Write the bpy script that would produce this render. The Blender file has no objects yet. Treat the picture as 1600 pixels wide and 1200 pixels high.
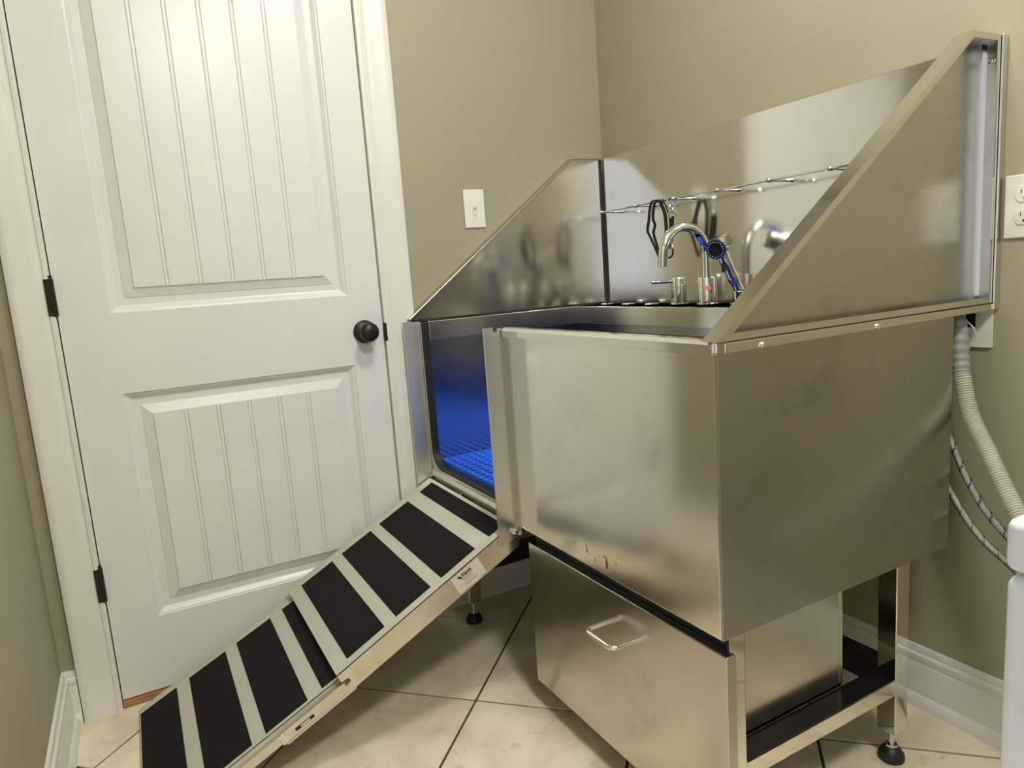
import bpy, bmesh, math, random
from mathutils import Vector, Matrix

random.seed(7)
S = bpy.context.scene
COL = S.collection

# ------------------------------------------------------------------ camera
cam_d = bpy.data.cameras.new('camera')
cam = bpy.data.objects.new('camera', cam_d)
COL.objects.link(cam)
CR = Vector((0.87170111, -0.48497612, -0.07025199))
CU = Vector((0.13549942, 0.1007717, 0.98563937))
CF = Vector((0.47093214, 0.86870204, -0.15355678))
cam.matrix_world = Matrix(((CR.x, CU.x, -CF.x, -1.47021), (CR.y, CU.y, -CF.y, -1.96214),
                           (CR.z, CU.z, -CF.z, 1.03294), (0, 0, 0, 1)))
cam_d.sensor_fit = 'HORIZONTAL'
cam_d.sensor_width = 36.0
cam_d.lens = 1080.6 / 1600 * 36
cam_d.clip_start = 0.02
S.camera = cam

# ------------------------------------------------------------------ world, exposure
w = bpy.data.worlds.new('world')
S.world = w
w.use_nodes = True
w.node_tree.nodes['Background'].inputs[0].default_value = (0.84, 0.90, 1.0, 1)
w.node_tree.nodes['Background'].inputs[1].default_value = 0.55
S.view_settings.view_transform = 'Standard'
S.view_settings.look = 'None'
S.view_settings.gamma = 1.0
S.view_settings.use_curve_mapping = False
S.view_settings.exposure = 0.88
LAMP_STRENGTH, FILL_LAMP_STRENGTH = 38.0, 66.0
LAMP_COLOR = (1.0, 0.992, 0.965)
LAMP_SPOTS = ((-0.74, -1.12, 2.44), (-1.0, -2.3, 2.44))  # second spot is an added fill lamp that lifts the shadows


# ------------------------------------------------------------------ materials
def srgb(r, g, b):
    f = lambda c: (c / 255 / 12.92) if c / 255 <= 0.04045 else ((c / 255 + 0.055) / 1.055) ** 2.4
    return (f(r), f(g), f(b), 1.0)


class NT:
    def __init__(s, name):
        s.m = bpy.data.materials.new(name)
        s.m.use_nodes = True
        s.t = s.m.node_tree
        s.b = s.t.nodes['Principled BSDF']
        s.tc = s.t.nodes.new('ShaderNodeTexCoord')

    def n(s, kind, **kw):
        x = s.t.nodes.new(kind)
        for k, v in kw.items():
            if isinstance(k, str) and k.startswith('i_'):
                x.inputs[k[2:].replace('_', ' ')].default_value = v
            else:
                setattr(x, k, v)
        return x

    def l(s, a, b):
        s.t.links.new(a, b)

    def noise(s, scale, detail=3, rough=0.55, stretch=None, coord='Object'):
        src = s.tc.outputs[coord]
        if stretch:
            mp = s.n('ShaderNodeMapping')
            mp.inputs['Scale'].default_value = stretch
            s.l(src, mp.inputs['Vector'])
            src = mp.outputs[0]
        n = s.n('ShaderNodeTexNoise')
        n.inputs['Scale'].default_value = scale
        n.inputs['Detail'].default_value = detail
        n.inputs['Roughness'].default_value = rough
        s.l(src, n.inputs['Vector'])
        return n.outputs['Fac']

    def ramp(s, fac, stops):
        r = s.n('ShaderNodeValToRGB')
        e = r.color_ramp.elements
        while len(e) < len(stops):
            e.new(0.5)
        for i, (p, c) in enumerate(stops):
            e[i].position = p
            e[i].color = c if len(c) == 4 else (*c, 1)
        s.l(fac, r.inputs[0])
        return r.outputs[0]

    def rng(s, fac, a, b, lo=0.3, hi=0.7):
        r = s.n('ShaderNodeMapRange')
        r.interpolation_type = 'SMOOTHSTEP'
        r.inputs[1].default_value = lo
        r.inputs[2].default_value = hi
        r.inputs[3].default_value = a
        r.inputs[4].default_value = b
        s.l(fac, r.inputs[0])
        return r.outputs[0]

    def mix(s, fac, a, b):
        m = s.n('ShaderNodeMix', data_type='RGBA')
        s.l(fac, m.inputs[0])
        for i, v in ((6, a), (7, b)):
            if hasattr(v, 'is_linked'):
                s.l(v, m.inputs[i])
            else:
                m.inputs[i].default_value = v
        return m.outputs[2]

    def bump(s, h, strength, dist=0.001):
        b = s.n('ShaderNodeBump')
        b.inputs['Strength'].default_value = strength
        b.inputs['Distance'].default_value = dist
        s.l(h, b.inputs['Height'])
        s.l(b.outputs[0], s.b.inputs['Normal'])

    def set(s, color=None, rough=None, metal=None, **kw):
        if color is not None:
            if hasattr(color, 'is_linked'):
                s.l(color, s.b.inputs['Base Color'])
            else:
                s.b.inputs['Base Color'].default_value = color
        if rough is not None:
            if hasattr(rough, 'is_linked'):
                s.l(rough, s.b.inputs['Roughness'])
            else:
                s.b.inputs['Roughness'].default_value = rough
        if metal is not None:
            s.b.inputs['Metallic'].default_value = metal
        for k, v in kw.items():
            s.b.inputs[k].default_value = v
        return s.m


def steel(name, col, dark, r0, r1, streak=(1, 1, 120), bump=0.0, smudge=(0.55, 0.8), aniso=0.0):
    t = NT(name)
    cl = t.noise(5.0, 4, 0.6)
    base = t.mix(t.rng(cl, 0, 1, *smudge), col, dark)
    st = t.noise(9.0, 2, 0.5, stretch=streak)
    sm = t.noise(3.2, 3, 0.6)
    add = t.n('ShaderNodeMath', operation='ADD')
    t.l(t.rng(sm, r0, r1), add.inputs[0])
    add.inputs[1].default_value = 0.0
    t.b.inputs['Anisotropic'].default_value = aniso
    tg = t.n('ShaderNodeCombineXYZ')
    tg.inputs[2].default_value = 1.0
    t.l(tg.outputs[0], t.b.inputs['Tangent'])
    t.set(base, add.outputs[0], 1.0)
    if bump:
        t.bump(st, bump, 0.0004)
    return t.m


M = {}
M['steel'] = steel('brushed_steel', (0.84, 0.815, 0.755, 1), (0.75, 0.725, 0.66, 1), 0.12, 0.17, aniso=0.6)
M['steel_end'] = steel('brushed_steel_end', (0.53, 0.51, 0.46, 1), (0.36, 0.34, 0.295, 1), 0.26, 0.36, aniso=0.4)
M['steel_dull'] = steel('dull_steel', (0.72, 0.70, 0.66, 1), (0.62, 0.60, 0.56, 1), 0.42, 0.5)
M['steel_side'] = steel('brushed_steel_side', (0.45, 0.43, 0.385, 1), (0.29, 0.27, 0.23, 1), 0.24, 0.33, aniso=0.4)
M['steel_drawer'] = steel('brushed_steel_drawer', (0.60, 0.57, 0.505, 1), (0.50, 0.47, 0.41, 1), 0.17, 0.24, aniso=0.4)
M['steel_guide'] = steel('guide_steel', (0.56, 0.54, 0.49, 1), (0.46, 0.44, 0.39, 1), 0.26, 0.34)
M['steel_splash'] = steel('brushed_splash', (0.77, 0.75, 0.70, 1), (0.70, 0.68, 0.63, 1), 0.11, 0.16, aniso=0.6)
M['steel_polish'] = steel('polished_steel', (0.74, 0.71, 0.65, 1), (0.65, 0.62, 0.56, 1), 0.05, 0.10, bump=0.0)
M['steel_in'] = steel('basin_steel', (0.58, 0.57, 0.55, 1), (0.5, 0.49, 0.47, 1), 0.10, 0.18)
M['deck'] = steel('ramp_aluminium', srgb(200, 198, 182), srgb(186, 182, 164), 0.40, 0.5)
M['deck'].node_tree.nodes['Principled BSDF'].inputs['Metallic'].default_value = 0.25
M['skirt'] = steel('ramp_skirt_steel', (0.76, 0.72, 0.64, 1), (0.62, 0.57, 0.48, 1), 0.24, 0.34, smudge=(0.5, 0.7))


def chrome():
    t = NT('chrome')
    return t.set((0.80, 0.79, 0.77, 1), 0.04, 1.0)


M['chrome'] = chrome()


def plain(name, c, rough, metal=0.0, **kw):
    t = NT(name)
    n = t.noise(14, 3)
    dark = tuple(v * 0.88 for v in c[:3]) + (1,)
    return t.set(t.mix(t.rng(n, 0, 1, 0.35, 0.7), c, dark), rough, metal, **kw)


def wall_mat():
    t = NT('wall_paint')
    n = t.noise(1.4, 3)
    c = t.mix(t.rng(n, 0, 1, 0.3, 0.7), (0.352, 0.318, 0.203, 1), (0.335, 0.303, 0.192, 1))
    t.set(c, 0.55)
    t.bump(t.noise(260, 2), 0.25, 0.0006)
    return t.m


M['wall'] = wall_mat()
M['ceil'] = plain('ceiling_paint', srgb(240, 239, 232), 0.8)


def white_paint(name, c, rough, dirt=None):
    t = NT(name)
    n = t.noise(3.0, 3)
    col = t.mix(t.rng(n, 0, 1), c, tuple(v * 0.96 for v in c[:3]) + (1,))
    if dirt:
        d = t.noise(16, 6, 0.7, stretch=(1, 1, 0.35))
        col = t.mix(t.rng(d, 0, 0.8, *dirt), col, srgb(176, 150, 104))
    t.set(col, rough)
    t.bump(t.noise(60, 3, 0.6, stretch=(1, 1, 0.12)), 0.06, 0.001)
    return t.m


M['door'] = white_paint('door_paint', srgb(222, 223, 219), 0.32)
M['trim'] = white_paint('trim_paint', srgb(224, 222, 212), 0.35, dirt=(0.62, 0.85))
M['base'] = white_paint('baseboard_paint', srgb(222, 221, 214), 0.35, dirt=(0.66, 0.85))
M['base_dirty'] = white_paint('dirty_baseboard_paint', srgb(222, 220, 210), 0.4, dirt=(0.56, 0.74))
M['washer'] = plain('washer_enamel', srgb(226, 230, 234), 0.25)
M['plate'] = plain('white_plastic', srgb(226, 222, 208), 0.35)
M['black'] = plain('black_rubber', (0.010, 0.010, 0.010, 1), 0.55)
M['black_gloss'] = plain('black_gloss', (0.008, 0.008, 0.008, 1), 0.2)
M['bronze'] = plain('dark_bronze', (0.022, 0.020, 0.018, 1), 0.34, 0.4)
M['slot'] = plain('dark_slot', (0.012, 0.011, 0.01, 1), 0.7)
M['strap'] = plain('black_webbing', (0.008, 0.008, 0.008, 1), 0.8)
M['foot'] = plain('black_foot', (0.012, 0.012, 0.013, 1), 0.45)
M['hose'] = plain('grey_hose_plastic', srgb(196, 192, 176), 0.45)
M['elbow'] = plain('grey_elbow_rubber', srgb(150, 150, 150), 0.5)
M['clip'] = plain('white_nylon', srgb(226, 224, 212), 0.5)
M['tie'] = plain('clear_nylon', srgb(196, 196, 186), 0.35)
M['ink'] = plain('black_ink', (0.02, 0.02, 0.02, 1), 0.6)
M['sticker'] = plain('sticker_paper', srgb(212, 208, 190), 0.45)
M['grout'] = plain('grout', srgb(70, 54, 40), 0.9)
M['red'] = plain('copper_mark', srgb(214, 120, 70), 0.4)


def grate_mat():
    t = NT('blue_plastic')
    return t.set((0.024, 0.16, 0.95, 1), 0.33)


M['blue'] = grate_mat()


def grip_mat():
    t = NT('grip_tape')
    n = t.noise(420, 2)
    t.set(t.mix(t.rng(n, 0, 1), (0.0045, 0.0045, 0.004, 1), (0.008, 0.008, 0.0075, 1)), 0.85, **{'Specular IOR Level': 0.25})
    t.bump(n, 0.5, 0.0006)
    return t.m


M['grip'] = grip_mat()


def tile_mat():
    t = NT('floor_tile')
    oi = t.n('ShaderNodeObjectInfo')
    ad = t.n('ShaderNodeVectorMath', operation='ADD')
    sc = t.n('ShaderNodeVectorMath', operation='SCALE')
    cx = t.n('ShaderNodeCombineXYZ')
    t.l(oi.outputs['Random'], cx.inputs[0])
    t.l(oi.outputs['Random'], cx.inputs[1])
    t.l(cx.outputs[0], sc.inputs[0])
    sc.inputs['Scale'].default_value = 40
    t.l(t.tc.outputs['Object'], ad.inputs[0])
    t.l(sc.outputs[0], ad.inputs[1])

    def nz(scale, det, dist):
        n = t.n('ShaderNodeTexNoise')
        n.inputs['Scale'].default_value = scale
        n.inputs['Detail'].default_value = det
        n.inputs['Distortion'].default_value = dist
        t.l(ad.outputs[0], n.inputs['Vector'])
        return n.outputs['Fac']
    c = t.mix(t.rng(nz(6, 6, 0.7), 0, 1, 0.32, 0.68), srgb(232, 220, 192), srgb(208, 194, 164))
    c = t.mix(t.rng(nz(22, 5, 1.2), 0, 0.55, 0.55, 0.78), c, srgb(178, 162, 132))
    t.set(c, t.rng(nz(10, 3, 0.2), 0.30, 0.45))
    t.bump(nz(18, 4, 0.4), 0.12, 0.001)
    return t.m


M['tile'] = tile_mat()


def oak_mat():
    t = NT('oak_threshold')
    n = t.noise(20, 4, 0.6, stretch=(0.6, 12, 12))
    return t.set(t.mix(t.rng(n, 0, 1), srgb(178, 128, 84), srgb(134, 88, 52)), 0.45)


M['oak'] = oak_mat()


def braid_mat(name, fleck):
    t = NT(name)
    uv = t.tc.outputs['UV']

    def wave(a, b, scale):
        mp = t.n('ShaderNodeMapping')
        mp.inputs['Rotation'].default_value = (0, 0, a)
        mp.inputs['Scale'].default_value = b
        t.l(uv, mp.inputs['Vector'])
        v = t.n('ShaderNodeTexWave', wave_type='BANDS', bands_direction='X')
        v.inputs['Scale'].default_value = scale
        t.l(mp.outputs[0], v.inputs['Vector'])
        return v.outputs['Fac']
    a = wave(0.7, (1, 1, 1), 5.5)
    b = wave(-0.7, (1, 1, 1), 5.5)
    mu = t.n('ShaderNodeMath', operation='MULTIPLY')
    t.l(a, mu.inputs[0])
    t.l(b, mu.inputs[1])
    f = wave(0.9, (1, 1, 1), 0.45)
    c = t.mix(t.rng(mu.outputs[0], 0, 1, 0.0, 0.5), (0.2, 0.195, 0.19, 1), (0.72, 0.71, 0.69, 1))
    c = t.mix(t.rng(f, 0, 0.85, 0.93, 0.99), c, fleck)
    t.set(c, 0.3, 0.85)
    t.bump(mu.outputs[0], 0.6, 0.001)
    return t.m


M['braid_a'] = braid_mat('steel_braid_blue_fleck', (0.02, 0.025, 0.08, 1))
M['braid_b'] = braid_mat('steel_braid_red_fleck', (0.30, 0.10, 0.07, 1))


def worn_ink():
    t = NT('worn_ink')
    n = t.noise(38, 4, 0.7)
    t.set(srgb(64, 56, 40), 0.5)
    t.l(t.rng(n, 0.0, 0.6, 0.50, 0.66), t.b.inputs['Alpha'])
    return t.m


M['worn'] = worn_ink()


def scuff_plate():
    t = NT('scuffed_plate')
    c = t.tc.outputs['Generated']
    mp = t.n('ShaderNodeMapping')
    mp.inputs['Location'].default_value = (-0.5, 0, -0.40)
    mp.inputs['Scale'].default_value = (1, 0, 1)
    t.l(c, mp.inputs['Vector'])
    ln = t.n('ShaderNodeVectorMath', operation='LENGTH')
    sv = t.n('ShaderNodeVectorMath', operation='MULTIPLY')
    sv.inputs[1].default_value = (7, 0, 3.6)
    t.l(mp.outputs[0], sv.inputs[0])
    t.l(sv.outputs[0], ln.inputs[0])
    near = t.rng(ln.outputs['Value'], 1, 0, 0.2, 1.2)
    n = t.rng(t.noise(95, 5, 0.7), 0, 1, 0.46, 0.62)
    mu = t.n('ShaderNodeMath', operation='MULTIPLY')
    t.l(near, mu.inputs[0])
    t.l(n, mu.inputs[1])
    return t.set(t.mix(mu.outputs[0], srgb(228, 224, 210), srgb(92, 88, 78)), 0.4)


M['scuff'] = scuff_plate()


def emit(name, c, s):
    t = NT(name)
    t.set((0.8, 0.8, 0.8, 1), 0.4)
    t.b.inputs['Emission Color'].default_value = (*c, 1)
    t.b.inputs['Emission Strength'].default_value = s
    return t.m


M['lamp'] = emit('lamp_glass', LAMP_COLOR, LAMP_STRENGTH)
M['fill_lamp'] = emit('fill_lamp_glass', LAMP_COLOR, FILL_LAMP_STRENGTH)  # glow of the added, unseen fill dome


# ------------------------------------------------------------------ mesh helpers
class MB:
    def __init__(s, tf=None):
        s.v, s.f, s.uv, s.tf = [], [], {}, tf

    def add(s, pts, faces):
        k = len(s.v)
        for p in pts:
            s.v.append(Vector(s.tf(*p)) if s.tf else Vector(p))
        for f in faces:
            s.f.append([k + i for i in f])
        return k

    def box(s, x0, x1, y0, y1, z0, z1):
        x0, x1 = min(x0, x1), max(x0, x1)
        y0, y1 = min(y0, y1), max(y0, y1)
        z0, z1 = min(z0, z1), max(z0, z1)
        s.add([(x0, y0, z0), (x1, y0, z0), (x1, y1, z0), (x0, y1, z0),
               (x0, y0, z1), (x1, y0, z1), (x1, y1, z1), (x0, y1, z1)],
              [(0, 3, 2, 1), (4, 5, 6, 7), (0, 1, 5, 4), (1, 2, 6, 5), (2, 3, 7, 6), (3, 0, 4, 7)])
        return s

    def prism(s, poly, axis, a, b):
        n = len(poly)

        def P(q, t):
            return {'x': (t, q[0], q[1]), 'y': (q[0], t, q[1]), 'z': (q[0], q[1], t)}[axis]
        s.add([P(q, a) for q in poly] + [P(q, b) for q in poly],
              [tuple(range(n - 1, -1, -1)), tuple(range(n, 2 * n))] +
              [(i, (i + 1) % n, n + (i + 1) % n, n + i) for i in range(n)])
        return s

    def tube(s, path, r, seg=12, closed=False, uvlen=None):
        P = [Vector(p) for p in path]
        n = len(P)
        rad = r if isinstance(r, (list, tuple)) else [r] * n
        k0 = len(s.v)
        up = None
        L = 0
        lens = []
        for i in range(n):
            if closed:
                t = (P[(i + 1) % n] - P[i - 1]).normalized()
            else:
                t = (P[min(i + 1, n - 1)] - P[max(i - 1, 0)]).normalized()
            if up is None:
                up = t.orthogonal().normalized()
            up = (up - t * up.dot(t)).normalized()
            bi = t.cross(up)
            if i:
                L += (P[i] - P[i - 1]).length
            lens.append(L)
            for j in range(seg):
                a = 2 * math.pi * j / seg
                q = P[i] + (up * math.cos(a) + bi * math.sin(a)) * rad[i]
                s.v.append(Vector(s.tf(*q)) if s.tf else q)
        m = n if closed else n - 1
        for i in range(m):
            for j in range(seg):
                a = k0 + i * seg + j
                b = k0 + i * seg + (j + 1) % seg
                c = k0 + ((i + 1) % n) * seg + (j + 1) % seg
                d = k0 + ((i + 1) % n) * seg + j
                s.f.append([a, b, c, d])
                if uvlen:
                    u0, u1 = j / seg, (j + 1) / seg
                    s.uv[len(s.f) - 1] = [(u0, lens[i] * uvlen), (u1, lens[i] * uvlen),
                                          (u1, lens[(i + 1) % n] * uvlen), (u0, lens[(i + 1) % n] * uvlen)]
        if not closed:
            s.f.append([k0 + j for j in range(seg - 1, -1, -1)])
            s.f.append([k0 + (n - 1) * seg + j for j in range(seg)])
        return s

    def lathe(s, prof, org, axis=(0, 0, 1), seg=24):
        ax = Vector(axis).normalized()
        u = ax.orthogonal().normalized()
        v = ax.cross(u)
        o = Vector(org)
        k0 = len(s.v)
        n = len(prof)
        for r, h in prof:
            for j in range(seg):
                a = 2 * math.pi * j / seg
                q = o + ax * h + (u * math.cos(a) + v * math.sin(a)) * max(r, 1e-5)
                s.v.append(Vector(s.tf(*q)) if s.tf else q)
        for i in range(n - 1):
            for j in range(seg):
                s.f.append([k0 + i * seg + j, k0 + i * seg + (j + 1) % seg,
                            k0 + (i + 1) * seg + (j + 1) % seg, k0 + (i + 1) * seg + j])
        s.f.append([k0 + j for j in range(seg - 1, -1, -1)])
        s.f.append([k0 + (n - 1) * seg + j for j in range(seg)])
        return s

    def ribbon(s, path, wdir, width, th):
        """flat strap following a path; width along wdir, thickness across"""
        P = [Vector(p) for p in path]
        wd = Vector(wdir).normalized()
        n = len(P)
        k0 = len(s.v)
        for i in range(n):
            t = (P[min(i + 1, n - 1)] - P[max(i - 1, 0)]).normalized()
            nn = t.cross(wd).normalized()
            for a, b in ((-1, -1), (1, -1), (1, 1), (-1, 1)):
                s.v.append(P[i] + wd * (a * width / 2) + nn * (b * th / 2))
        for i in range(n - 1):
            for j in range(4):
                s.f.append([k0 + i * 4 + j, k0 + i * 4 + (j + 1) % 4, k0 + (i + 1) * 4 + (j + 1) % 4, k0 + (i + 1) * 4 + j])
        s.f.append([k0 + 3, k0 + 2, k0 + 1, k0])
        s.f.append([k0 + (n - 1) * 4 + j for j in range(4)])
        return s

    def build(s, name, mat, parent=None, bevel=0.0, seg=2, smooth=35, origin=None):
        o3 = Vector(origin) if origin is not None else root_loc(parent)
        me = bpy.data.meshes.new(name)
        me.from_pydata([v - o3 for v in s.v], [], s.f)
        if s.uv:
            lay = me.uv_layers.new(name='UVMap')
            for pi, poly in enumerate(me.polygons):
                if pi in s.uv:
                    for li, c in zip(poly.loop_indices, s.uv[pi]):
                        lay.data[li].uv = c
        bm = bmesh.new()
        bm.from_mesh(me)
        bmesh.ops.recalc_face_normals(bm, faces=bm.faces)
        bm.to_mesh(me)
        bm.free()
        me.materials.append(M[mat])
        if smooth and not (bevel and seg < 4):
            me.shade_smooth()
            me.set_sharp_from_angle(angle=math.radians(smooth))
        o = bpy.data.objects.new(name, me)
        COL.objects.link(o)
        if parent is not None:
            o.parent = parent
            if origin is not None:
                o.location = o3 - root_loc(parent)
        else:
            o.location = o3
        if bevel:
            b = o.modifiers.new('bevel', 'BEVEL')
            b.width = bevel
            b.segments = seg
            b.limit_method = 'ANGLE'
            b.angle_limit = math.radians(40)
            if seg >= 4:
                wn = o.modifiers.new('weighted', 'WEIGHTED_NORMAL')
                wn.keep_sharp = False
        return o


def root_loc(o):
    v = Vector((0, 0, 0))
    while o is not None:
        v = v + Vector(o.location)
        o = o.parent
    return v


def thing(name, loc, label, cat, group=None):
    o = bpy.data.objects.new(name, None)
    COL.objects.link(o)
    o.location = loc
    o.empty_display_size = 0.05
    o['label'] = label
    o['category'] = cat
    if group:
        o['group'] = group
    return o


def structure(o, label=None):
    o['kind'] = 'structure'
    if label:
        o['label'] = label
    return o


def tag(o, label, cat, group=None):
    o['label'] = label
    o['category'] = cat
    if group:
        o['group'] = group
    return o


def arc(cx, cy, r, a0, a1, n):
    return [(cx + r * math.cos(math.radians(a0 + (a1 - a0) * i / n)),
             cy + r * math.sin(math.radians(a0 + (a1 - a0) * i / n))) for i in range(n + 1)]


def smooth_path(pts, n=8):
    P = [Vector(p) for p in pts]
    out = []
    for i in range(len(P) - 1):
        p0, p1, p2, p3 = P[max(i - 1, 0)], P[i], P[i + 1], P[min(i + 2, len(P) - 1)]
        for k in range(n):
            t = k / n
            out.append(0.5 * ((2 * p1) + (p2 - p0) * t + (2 * p0 - 5 * p1 + 4 * p2 - p3) * t * t +
                              (3 * p1 - p0 - 3 * p2 + p3) * t ** 3))
    out.append(P[-1])
    return out


def text_mesh(name, body, size, mat, parent, right, up, pos, bold=0.0, depth=0.0002, align='LEFT'):
    cu = bpy.data.curves.new(name, 'FONT')
    cu.body = body
    cu.size = size
    cu.extrude = depth
    cu.offset = bold
    cu.align_x = align
    tmp = bpy.data.objects.new(name, cu)
    COL.objects.link(tmp)
    dg = bpy.context.evaluated_depsgraph_get()
    me = bpy.data.meshes.new_from_object(tmp.evaluated_get(dg))
    bpy.data.objects.remove(tmp)
    r, u = Vector(right).normalized(), Vector(up).normalized()
    nrm = r.cross(u)
    off = Vector(pos) - root_loc(parent)
    mt = Matrix(((r.x, u.x, nrm.x, off.x), (r.y, u.y, nrm.y, off.y), (r.z, u.z, nrm.z, off.z), (0, 0, 0, 1)))
    me.transform(mt)
    me.materials.clear()
    me.materials.append(M[mat])
    o = bpy.data.objects.new(name, me)
    COL.objects.link(o)
    o.parent = parent
    return o


# ================================================================== ROOM SHELL
WX, WY, WH = -1.735, -3.4, 2.44
DL, DR, DT = -1.6151, -0.8231, 2.04

b = MB()
b.prism([(WX - 0.1, 0), (DL - 0.006, 0), (DL - 0.006, DT + 0.006), (DR + 0.006, DT + 0.006), (DR + 0.006, 0), (0.1, 0),
         (0.1, WH), (WX - 0.1, WH)], 'y', 0.0, 0.06)
structure(b.build('wall_back', 'wall', smooth=0), 'olive painted wall holding the white door')
structure(MB().box(WX - 0.1, 0.1, 0.06, 0.12, -0.05, WH).build('wall_back_leak_core', 'wall', smooth=0)).name = 'wall_back_leak_stop'  # added backing closing the wall behind the door against light leaks
structure(MB().box(0, 0.1, WY, 0, -0.05, WH).build('wall_right', 'wall', smooth=0), 'olive painted wall behind the steel tub')
HY0, HY1 = -1.72, -2.62      # unseen hall doorway, added in the left wall for cool light and reflections
b = MB()
b.prism([(0.0, 0), (HY0, 0), (HY0, 2.05), (HY1, 2.05), (HY1, 0), (WY, 0), (WY, WH), (0.0, WH)], 'x', WX - 0.1, WX)
structure(b.build('wall_left', 'wall', smooth=0), 'olive painted wall along the left edge of the photo')
structure(MB().box(WX - 0.1, 0.1, WY - 0.1, WY, -0.05, WH).build('wall_front', 'wall', smooth=0))
structure(MB().box(WX - 0.1, 0.1, WY - 0.1, 0.12, WH, WH + 0.08).build('ceiling', 'ceil', smooth=0))

# floor: grout bed with diagonal tiles as pieces
floor = structure(MB().box(WX - 0.1, 0.0, WY, 0.0, -0.06, -0.004).build('floor', 'grout', smooth=0),
                  'beige ceramic tiles laid diagonally with dark grout')


def clip_poly(poly, ax, val, keep_less):
    out = []
    for i in range(len(poly)):
        p, q = poly[i], poly[(i + 1) % len(poly)]
        a = (p[ax] <= val) if keep_less else (p[ax] >= val)
        c = (q[ax] <= val) if keep_less else (q[ax] >= val)
        if a:
            out.append(p)
        if a != c:
            t = (val - p[ax]) / (q[ax] - p[ax])
            out.append((p[0] + (q[0] - p[0]) * t, p[1] + (q[1] - p[1]) * t))
    return out


PS, PD, G = 0.5605, 0.5545, 0.0031 * 1.414
for i in range(-10, 10):
    for j in range(-10, 12):
        s0, s1 = -1.348 + PS * i + G, -1.348 + PS * (i + 1) - G      # x + y
        d0, d1 = -0.342 + PD * j + G, -0.342 + PD * (j + 1) - G      # x - y
        poly = [((s + d) / 2, (s - d) / 2) for s, d in ((s0, d0), (s1, d0), (s1, d1), (s0, d1))]
        for ax, val, kl in ((0, WX - 0.1, False), (0, -0.002, True), (1, WY, False), (1, -0.002, True)):
            poly = clip_poly(poly, ax, val, kl) if poly else poly
        if len(poly) < 3:
            continue
        ar = abs(sum(poly[k][0] * poly[(k + 1) % len(poly)][1] - poly[(k + 1) % len(poly)][0] * poly[k][1]
                     for k in range(len(poly)))) / 2
        if ar < 0.002:
            continue
        cx = sum(p[0] for p in poly) / len(poly)
        cy = sum(p[1] for p in poly) / len(poly)
        MB().prism(poly, 'z', -0.012, random.uniform(-0.0006, 0.0)).build('tile', 'tile', floor, bevel=0.0012, origin=(cx, cy, 0))

# baseboards: profile is (distance from wall, height)
BP = [(0, 0), (0.024, 0), (0.024, 0.010), (0.021, 0.021), (0.016, 0.027), (0.014, 0.029), (0.014, 0.098), (0.0115, 0.104),
      (0.0135, 0.110), (0.0125, 0.121), (0.008, 0.126), (0.0085, 0.131), (0.006, 0.140), (0, 0.1409)]
structure(MB().prism([(-d, z) for d, z in BP], 'y', WY, -0.0).build('baseboard_right', 'base', smooth=25), 'white moulded baseboard under the tub on the right wall')
structure(MB().prism([(-d, z) for d, z in BP], 'x', -0.726, -0.0).build('baseboard_back', 'base', smooth=25), 'white moulded baseboard right of the door')
structure(MB().prism([(-d, z) for d, z in BP], 'x', WX, -1.705).build('baseboard_back', 'base_dirty', smooth=25), 'short white baseboard stub between left wall and door casing').name = 'baseboard_back_left'
structure(MB().prism([(WX + d, z) for d, z in BP], 'y', -1.64, 0.0).build('baseboard_left', 'base_dirty', smooth=25), 'dirty white baseboard along the left wall')

# door casing (profile: distance from the opening, thickness)
CP = [(0, 0), (0, 0.011), (0.003, 0.0125), (0.010, 0.0125), (0.012, 0.010), (0.016, 0.010), (0.022, 0.0135), (0.034, 0.0155),
      (0.060, 0.0165), (0.066, 0.0185), (0.078, 0.0185), (0.084, 0.016), (0.086, 0)]
b = MB()
b.prism([(DL - 0.0035 - d, -t) for d, t in CP], 'z', 0, DT + 0.09)
b.prism([(DR + 0.0035 + d * 1.08, -t) for d, t in CP], 'z', 0, DT + 0.09)
b.prism([(-t, DT + 0.004 + d) for d, t in CP], 'x', DL - 0.09, DR + 0.09)
structure(b.build('trim_1', 'trim', smooth=25), 'white moulded casing around the door')
b = MB()      # jamb inside the opening
b.box(DL - 0.006, DL - 0.0028, 0.0, 0.06, 0, DT + 0.003).box(DR + 0.0028, DR + 0.006, 0.0, 0.06, 0, DT + 0.003)
b.box(DL - 0.006, DR + 0.006, 0.0, 0.06, DT + 0.003, DT + 0.006)
structure(b.build('trim_3', 'trim', smooth=0), 'white door jamb lining')
structure(MB().box(DL - 0.002, DR + 0.002, -0.006, 0.058, 0.0, 0.019).build('trim_2', 'oak', bevel=0.003), 'brown oak threshold strip under the door')
b = MB()      # casing of the added hall doorway
for y0, y1 in ((HY0, HY0 + 0.08), (HY1 - 0.08, HY1)):
    b.box(WX, WX + 0.016, y0, y1, 0, 2.13)
b.box(WX, WX + 0.016, HY1, HY0, 2.05, 2.13)
structure(b.build('trim_4', 'trim', bevel=0.003), 'white casing of the added unseen hall doorway')

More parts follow.
